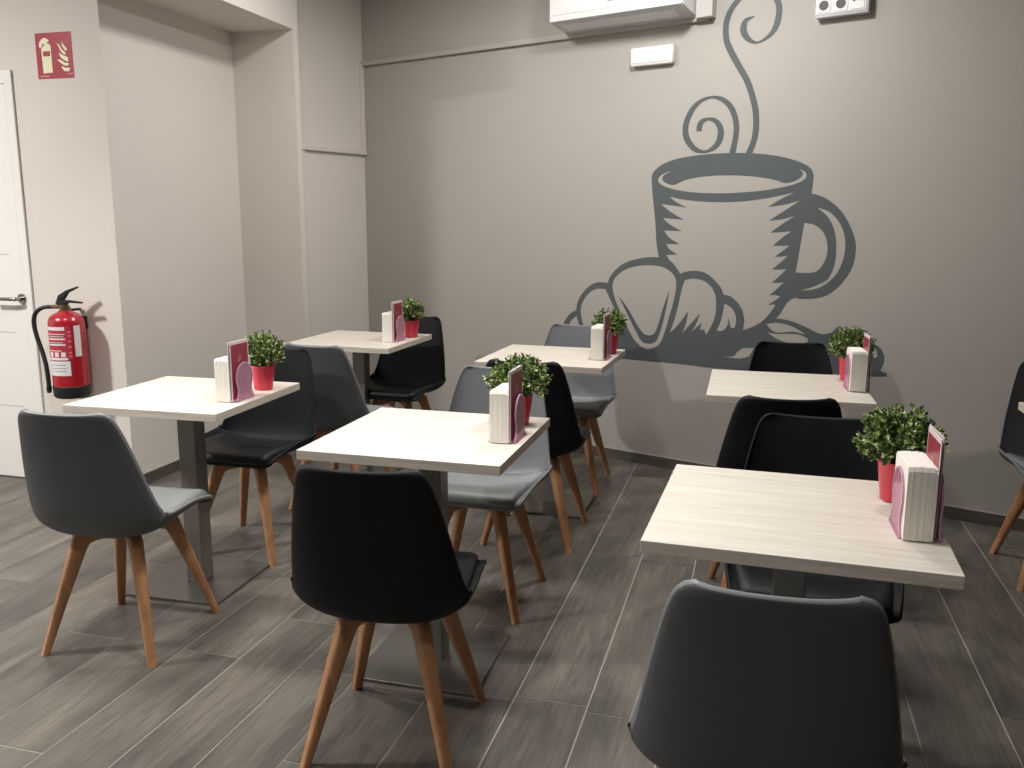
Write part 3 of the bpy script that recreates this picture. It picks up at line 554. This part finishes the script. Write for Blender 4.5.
def build_shell():
    bm = bmesh.new(); NT, NU = 46, 30; th = .014
    ts = [0, .012, .03, .05] + [0.05 + .895*i/(NT-8) for i in range(1, NT-8)] + [.945, .965, .98, .992, 1.0]
    us = [math.sin(PI/2*(-1+2*j/NU))*.7+(-1+2*j/NU)*.3 for j in range(NU+1)]
    T = [[bm.verts.new(shell_pt(t, u, 0)) for u in us] for t in ts]
    B = [[bm.verts.new(shell_pt(t, u, -th)) for u in us] for t in ts]
    for i in range(len(ts)-1):
        for j in range(NU):
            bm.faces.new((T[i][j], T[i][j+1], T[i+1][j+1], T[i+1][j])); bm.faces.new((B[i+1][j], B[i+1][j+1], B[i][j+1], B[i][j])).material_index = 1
    loopT = [T[0][j] for j in range(NU+1)] + [T[i][NU] for i in range(1, len(ts))] + [T[-1][j] for j in range(NU-1, -1, -1)] + [T[i][0] for i in range(len(ts)-2, 0, -1)]
    loopB = [B[0][j] for j in range(NU+1)] + [B[i][NU] for i in range(1, len(ts))] + [B[-1][j] for j in range(NU-1, -1, -1)] + [B[i][0] for i in range(len(ts)-2, 0, -1)]
    c = Vector((0, -.03, .5)); n = len(loopT); mid = []
    for i in range(n):
        p = (loopT[i].co + loopB[i].co)/2
        tn = (loopT[(i+1) % n].co - loopT[i-1].co); nn = (loopT[i].co-loopB[i].co); o = tn.cross(nn).normalized()
        if o.dot(p-c) < 0: o = -o
        mid.append(bm.verts.new(p + o*.004))
    for i in range(n):
        k = (i+1) % n
        bm.faces.new((loopT[k], loopT[i], mid[i], mid[k])); bm.faces.new((mid[k], mid[i], loopB[i], loopB[k]))
    bmesh.ops.recalc_face_normals(bm, faces=bm.faces)
    return bm
def build_pad():
    bm = bmesh.new(); NT, NU = 24, 20; rows = []; t0, t1 = .055, .56
    def H(a, b):
        e = min(1, min(a, 1-a)/.10); f = min(1, (1-abs(b))/.12)
        return .021*math.sqrt(max(0, 1-(1-e)**2))*math.sqrt(max(0, 1-(1-f)**2))
    for i in range(NT+1):
        a = .5-.5*math.cos(PI*i/NT); t = t0+(t1-t0)*a; row = []
        nar = 1 - .12*max(0, 1-a/.12)**2 - .25*max(0, (a-.85)/.15)**2
        for j in range(NU+1):
            b = math.sin(PI/2*(-1+2*j/NU))
            row.append(bm.verts.new(shell_pt(t, b*.90*nar, .0015 + H(a, b)*(1+.15*math.cos(b*PI/2)))))
        rows.append(row)
    for i in range(NT):
        for j in range(NU): bm.faces.new((rows[i][j], rows[i][j+1], rows[i+1][j+1], rows[i+1][j]))
    return bm
def build_leg(sxn, syn):
    bm = bmesh.new()
    P = [(sxn*.012, syn*.012, .378), (sxn*.070, syn*.073, .378), (sxn*.088, syn*.092, .376), (sxn*.099, syn*.103, .366), (sxn*.106, syn*.110, .340), (sxn*.150, syn*.156, .17), (sxn*.192, syn*.200, .0)]
    Z = [(.036, .034), (.040, .042), (.042, .052), (.043, .056), (.041, .048), (.034, .034), (.027, .025)]
    sweep(bm, P, Z, up=(sxn*.8, syn*.8, 1.3))
    for v in bm.verts:
        if v.co.z < .012: v.co.z = 0.0
    bmesh.ops.recalc_face_normals(bm, faces=bm.faces)
    for v in bm.verts: v.co.y -= 0.015
    return bm
MESH = {}
def make_chair(kind):
    t = thing('cafe_chair', 'x', 'chair', 'cafe chairs around the square tables')
    sh, pd = ('shell_black', 'pad_black') if kind == 'black' else ('shell_grey', 'pad_grey')
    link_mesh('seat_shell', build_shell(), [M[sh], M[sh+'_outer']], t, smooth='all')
    link_mesh('seat_pad', build_pad(), M[pd], t, smooth='all')
    for a in (-1, 1):
        for b in (-1, 1): link_mesh('leg', build_leg(a, b), M['wood'], t, smooth=True)
    bm = bmesh.new(); box(bm, -.075, .075, -.09, .06, .393, .399, bev=.002)
    for a in (-.05, .05):
        for b in (-.065, .035): box(bm, a-.012, a+.012, b-.010, b+.010, .397, .412)
    link_mesh('mounting_plate', bm, M['dark_metal'], t)
    return t
proto = {'grey': make_chair('grey'), 'black': make_chair('black')}
used = set()
def chair(kind, x, y, deg, label):
    if kind in used: o = copy_tree(proto[kind])
    else: o = proto[kind]; used.add(kind)
    o.location = (x, y, 0); o.rotation_euler = (0, 0, math.radians(deg)); o['label'] = label
    return o
CHAIRS = [
 ('grey', -2.003, 2.365, 5, 'leftmost grey chair, back to the camera, drawn up to the leftmost table'),
 ('black', -.90, 2.065, 6, 'black moulded chair with wooden legs, back to the camera, in the centre foreground'),
 ('grey', .045, 1.625, 1.5, 'dark grey chair cut off by the bottom edge, back to the camera, nearest of all'),
 ('black', -2.055, 3.185, 181, 'black chair facing the camera across the leftmost table, its seat under the tabletop'),
 ('grey', -1.95, 3.875, -4, 'grey chair with its back to the camera, behind the leftmost table and plant'),
 ('black', -1.975, 4.60, 178, 'black chair on the far side of the table in the back left corner'),
 ('grey', -.955, 2.965, 180, 'light grey chair facing the camera behind the centre front table'),
 ('black', -.920, 3.700, 1, 'black chair seen from behind between the centre front table and the table behind it'),
 ('grey', -.945, 4.475, 181, 'grey chair against the back wall behind the middle back table'),
 ('black', .085, 3.225, 6, 'black chair seen from behind in front of the right back table under the cup mural'),
 ('black', .178, 2.400, 179, 'black chair facing the camera on the far side of the nearest right table'),
 ('black', .178, 4.075, 184, 'black chair facing the camera against the mural behind the right back table'),
 ('grey', 1.225, 3.790, 181, 'dark grey chair cut off by the right edge, beside a barely visible table'),
]
for c in CHAIRS: chair(*c)

# ------------------------------------------------------------ tables
TS = .607
def make_table():
    t = thing('square_table', 'x', 'table', 'square pedestal tables')
    h = TS/2; bm = bmesh.new()
    box(bm, -h, h, -h, h, .722, .750, bev=.0012)
    bm.normal_update()
    for f in bm.faces: f.material_index = 0 if abs(f.normal.z) > .9 else 1
    link_mesh('tabletop', bm, [M['table'], M['table_edge']], t)
    bm = bmesh.new(); box(bm, -.036, .036, -.036, .036, .010, .716, bev=.003); link_mesh('post', bm, M['pole'], t)
    bm = bmesh.new(); box(bm, -.12, .12, -.12, .12, .715, .722); link_mesh('top_bracket', bm, M['dark_metal'], t)
    bm = bmesh.new(); box(bm, -.196, .196, -.205, .205, 0.0, .010, bev=.002); link_mesh('base_plate', bm, M['steel'], t)
    return t
TABLES = [  # x, y, rotation, label
 (-.950, 2.476, .55, 'pale wood square table in the centre foreground, before the light grey chair'),
 (.104, 2.021, -1.70, 'pale wood square table nearest the camera at the lower right'),
 (-2.058, 2.800, 2.14, 'leftmost pale wood square table, in front of the fire extinguisher'),
 (-2.112, 4.409, -.64, 'pale wood square table in the back left corner near the alcove'),
 (-.954, 4.138, -1.50, 'middle back square table between the corner table and the mural cup'),
 (.126, 3.648, .85, 'pale wood square table at the back right, before the mural'),
 (1.245, 3.240, 0, 'square table at the right edge, only a sliver of its top showing'),
]
tab0 = make_table()
for i, (x, y, d, lab) in enumerate(TABLES):
    o = tab0 if i == 0 else copy_tree(tab0)
    o.location = (x, y, 0); o.rotation_euler.z = math.radians(d); o['label'] = lab

# ------------------------------------------------------------ things on the tables
def arch(off=0.0):
    """outline of the holder plate in (y, z): round head, narrow waist, flared foot"""
    P = [(-.062+off, 0), (-.056+off, .012), (-.048+off, .028), (-.046+off, .040)]
    R = .058-off
    for i in range(0, 19):
        a = PI - PI*i/18 * 1.0
        P.append((R*math.cos(a)*(.98), .081 + (R)*math.sin(a)))
    P += [(.046-off, .040), (.048-off, .028), (.056-off, .012), (.062-off, 0)]
    P.insert(4, (-.051+off, .058)); P.insert(len(P)-4, (.051-off, .058))
    return P
def make_holder():
    t = thing('napkin_holder', 'x', 'napkin holder', 'pink acrylic napkin holders on the tables')
    bm = bmesh.new(); box(bm, -.003, .083, -.062, .062, 0, .003, bev=.001); link_mesh('base', bm, M['acrylic'], t)
    for x0 in (0.0, .077):
        bm = bmesh.new(); prism(bm, arch(), 'x', x0, x0+.003); bmesh.ops.recalc_face_normals(bm, faces=bm.faces)
        pl = link_mesh('side_plate', bm, M['acrylic'], t)
        bm = bmesh.new(); A, B = arch(), arch(.004)
        for xx in (x0-.0006, x0+.0036):
            va = [bm.verts.new((xx, a, b)) for a, b in A]; vb = [bm.verts.new((xx, a, b)) for a, b in B]
            for i in range(len(A)-1): bm.faces.new((va[i], va[i+1], vb[i+1], vb[i]))
        bm.verts.ensure_lookup_table(); n = len(A)
        for i in range(n-1): bm.faces.new((bm.verts[i], bm.verts[i+1], bm.verts[2*n+i+1], bm.verts[2*n+i]))
        bmesh.ops.recalc_face_normals(bm, faces=bm.faces)
        link_mesh('rim', bm, M['rim_pink'], pl)
    return t
def make_napkins():
    bm = bmesh.new(); n = 22; w = .057/n; rn = random.Random(5)
    for i in range(n):       # folded napkins standing on edge, slightly uneven
        a = rn.uniform(-.0005, .0005); b = rn.uniform(-.0006, .0006)
        k = abs(i-(n-1)/2)/((n-1)/2)
        h = .156 - .003*k**3 + b
        prism(bm, [(-.073+a, 0), (.073+a, 0), (.073+a, h-.008), (.068+a, h-.001), (-.068+a, h), (-.073+a, h-.009)], 'x', i*w, (i+1)*w-.00012)
    bmesh.ops.recalc_face_normals(bm, faces=bm.faces)
    o = link_mesh('napkin_stack', bm, M['napkin']); tag(o, 'x', 'napkins', 'napkin stacks on the tables'); return o
def make_menu():
    t = thing('menu_card', 'x', 'menu', 'menu cards on the tables')
    bm = bmesh.new(); box(bm, -.0012, .0012, -.064, .064, 0, .214, bev=.0004); link_mesh('card', bm, M['menu_white'], t)
    bm = bmesh.new()
    for s in (-1, 1):
        box(bm, min(s*.0012, s*.0017), max(s*.0012, s*.0017), -.058, .058, .006, .203)
    link_mesh('printed_panel', bm, M['menu_red'], t)
    bm = bmesh.new()
    for s in (-1, 1):
        for z, a, b in ((.150, -.012, .012), (.158, -.008, .008), (.142, -.016, .004), (.112, -.03, .03), (.100, -.026, .026), (.088, -.03, .02)):
            box(bm, min(s*.0017, s*.0020), max(s*.0017, s*.0020), a, b, z, z+.0035)
    link_mesh('printed_lines', bm, M['menu_gold'], t)
    return t
def make_plant(seed):
    rn = random.Random(seed)
    t = thing('potted_plant', 'x', 'potted plant', 'small potted plants on the tables')
    bm = bmesh.new(); lathe(bm, [(.032, 0), (.035, .002), (.0465, .093), (.0475, .095), (.0475, .097), (.044, .097), (.043, .085)], 36)
    po = link_mesh('pot', bm, M['pot'], t, smooth=True)
    bm = bmesh.new(); lathe(bm, [(.040, .080), (.0435, .087), (.02, .092)], 20); link_mesh('soil', bm, M['soil'], t)
    bm = bmesh.new(); fb = bmesh.new(); c = Vector((0, 0, .146))
    for i in range(290):
        z = rn.uniform(-.5, 1); a = rn.uniform(0, 2*PI); r = math.sqrt(1-z*z)
        d = Vector((r*math.cos(a)*.088, r*math.sin(a)*.088, z*.078)); k = rn.uniform(.84, 1.03) if i % 3 else rn.uniform(.45, .8)
        tip = c + d*k + Vector((0, 0, -.004))
        base = Vector((rn.uniform(-.02, .02), rn.uniform(-.02, .02), .088))
        midp = base.lerp(tip, .5) + Vector((0, 0, .012))
        if i % 2 == 0: sweep(bm, [base, midp, tip], [(.0022, .0022), (.0018, .0018), (.0012, .0012)], sq=False, n=4)
        ax = (tip-midp).normalized()
        for q in range(9):
            s = rn.uniform(.0, 1.0)
            p = midp.lerp(tip, .45+.6*s)
            out = (ax*.6 + Vector((rn.gauss(0, 1), rn.gauss(0, 1), rn.gauss(.35, 1)))*.55).normalized()
            L = rn.uniform(.010, .016); w = L*.33
            sd = out.cross(Vector((rn.gauss(0, 1), rn.gauss(0, 1), rn.gauss(0, 1)))).normalized(); nr = sd.cross(out)
            v = [fb.verts.new(x) for x in (p, p+out*L*.45+sd*w+nr*.001, p+out*L-nr*.002, p+out*L*.45-sd*w+nr*.001, p+out*L*.5-nr*.0018)]
            fb.faces.new((v[0], v[1], v[4])); fb.faces.new((v[1], v[2], v[4])); fb.faces.new((v[2], v[3], v[4])); fb.faces.new((v[3], v[0], v[4]))
    link_mesh('stems', bm, M['stem'], t)
    link_mesh('foliage', fb, M['leaf'], t)
    return t
hol0, nap0, men0, pla0 = make_holder(), make_napkins(), make_menu(), make_plant(4)
# per table: name, table xy, napkin front-left corner (rel), rotation, pot centre (rel), menus [(dx, dy, rot, lean)], holder dy
SETS = [
 ('centre front table', 0, (.206, -.078), 0, (.222, .195), [(.0610, .012, 0, 0), (.0655, .016, -1, 0)], 1.16),
 ('nearest right table', 1, (.213, -.142), 3, (.230, .155), [(.0610, .020, 0, 0), (.0680, .040, 1.5, 0)], 1.10),
 ('leftmost table', 2, (.193, -.125), 0, (.232, .145), [(.0610, .010, 0, 0), (.0655, .014, 1, 0)], .96),
 ('back left corner table', 3, (.172, -.088), 0, (.240, .150), [(.0610, .010, 0, 0), (.0655, .014, 1, 0)], .86),
 ('middle back table', 4, (.206, -.095), 0, (.248, .150), [(.0610, .012, 0, 0), (.0655, .016, -1, 0)], .96),
 ('right back table', 5, (.231, -.092), 2, (.256, .185), [(.0610, .016, 0, 0), (.0655, .022, 1, 0)], 1.02),
]
first = True
def get(o):
    global first
    return o if first else copy_tree(o)
Z = .750
for nm, ti, (hx, hy), rot, (px, py), menus, fsc in SETS:
    tx0, ty0, td, _ = TABLES[ti]; r0 = math.radians(td+rot)
    def W(dx, dy, base=(tx0, ty0), a=math.radians(td)):
        return (base[0]+dx*math.cos(a)-dy*math.sin(a), base[1]+dx*math.sin(a)+dy*math.cos(a))
    # local frame of the holder: x across, y along
    bx, by = W(hx, hy); ca, sa = math.cos(r0), math.sin(r0)
    def Hh(dx, dy): return (bx+dx*ca-dy*sa, by+dx*sa+dy*ca)
    h = get(hol0); h.location = (*Hh(-.0045, .075), Z); h.rotation_euler.z = r0; h['label'] = 'pink see-through napkin holder on the ' + nm
    n = get(nap0); n.location = (*Hh(0, .074), Z+.003); n.rotation_euler.z = r0; n['label'] = 'stack of white paper napkins on the ' + nm
    mm = []
    for j, (dx, dy, mr, lean) in enumerate(menus):
        m = men0 if (first and j == 0) else copy_tree(men0)
        m.location = (*Hh(dx - .002, dy+.052), Z+.0035); m.rotation_euler = (0, math.radians(lean), r0+math.radians(mr))
        m['label'] = ('burgundy menu card touching the napkins on the ' if j == 0 else 'burgundy menu card furthest from the napkins on the ') + nm
    p = get(pla0); p.location = (*W(px, py), Z); p.rotation_euler.z = ti*1.3
    for ch in [q for q in S.objects if q.parent == p and q.name.split('.')[0] in ('foliage', 'stems')]: ch.scale = (fsc, fsc, .75+.25*fsc); ch.location.z = .095*(1-ch.scale.z)
    p['label'] = 'small leafy green plant in a red pot on the ' + nm
    first = False

# ------------------------------------------------------------ lights
def area(x, y, e, size=.5, z=CEIL-.02, col=(1, .93, .84), spread=180, tilt=(0, 0, 0)):
    l = bpy.data.lights.new('ceiling_lamp', 'AREA'); l.energy = e; l.size = size; l.shape = 'SQUARE'; l.color = col; l.spread = math.radians(spread)
    o = bpy.data.objects.new('ceiling_lamp', l); COL.objects.link(o); o.location = (x, y, z); o.rotation_euler = tilt
    return o
for lx, ly, le, sp in ((-4.4, 1.5, 108, 180), (-1.75, 4.05, 19, 180), (-.45, 3.85, 28, 180), (-2.4, 2.2, 15, 110), (-.75, 2.0, 13, 105), (-2.6, .5, 9, 115), (-.5, .3, 7, 120)):
    area(lx, ly, le, size=.26, spread=sp, col=(1, .972, .942))
EXPOSURE = 0.33

w = bpy.data.worlds.new('room'); S.world = w; w.use_nodes = True
w.node_tree.nodes['Background'].inputs['Color'].default_value = (.8, .85, 1, 1)
w.node_tree.nodes['Background'].inputs['Strength'].default_value = .05

# ------------------------------------------------------------ camera
cam = bpy.data.cameras.new('camera'); co = bpy.data.objects.new('camera', cam); COL.objects.link(co)
cam.sensor_width = 36; cam.lens = 36*875.585/1024; cam.clip_start = .05
yaw, pitch, roll = 0.27393564, 0.18462698, 0.00444411
f = Vector((-math.sin(yaw)*math.cos(pitch), math.cos(yaw)*math.cos(pitch), -math.sin(pitch)))
r = Vector((math.cos(yaw), math.sin(yaw), 0)); u = r.cross(f)
r2 = r*math.cos(roll) + u*math.sin(roll); u2 = -r*math.sin(roll) + u*math.cos(roll)
mt = Matrix((r2, u2, -f)).transposed().to_4x4(); mt.translation = (0, 0, 1.398)
co.matrix_world = mt; S.camera = co
S.view_settings.view_transform = 'Standard'; S.view_settings.look = 'None'; S.view_settings.gamma = 1; S.view_settings.use_curve_mapping = False
S.view_settings.exposure = EXPOSURE
S.cycles.max_bounces = 8; S.cycles.use_denoising = True
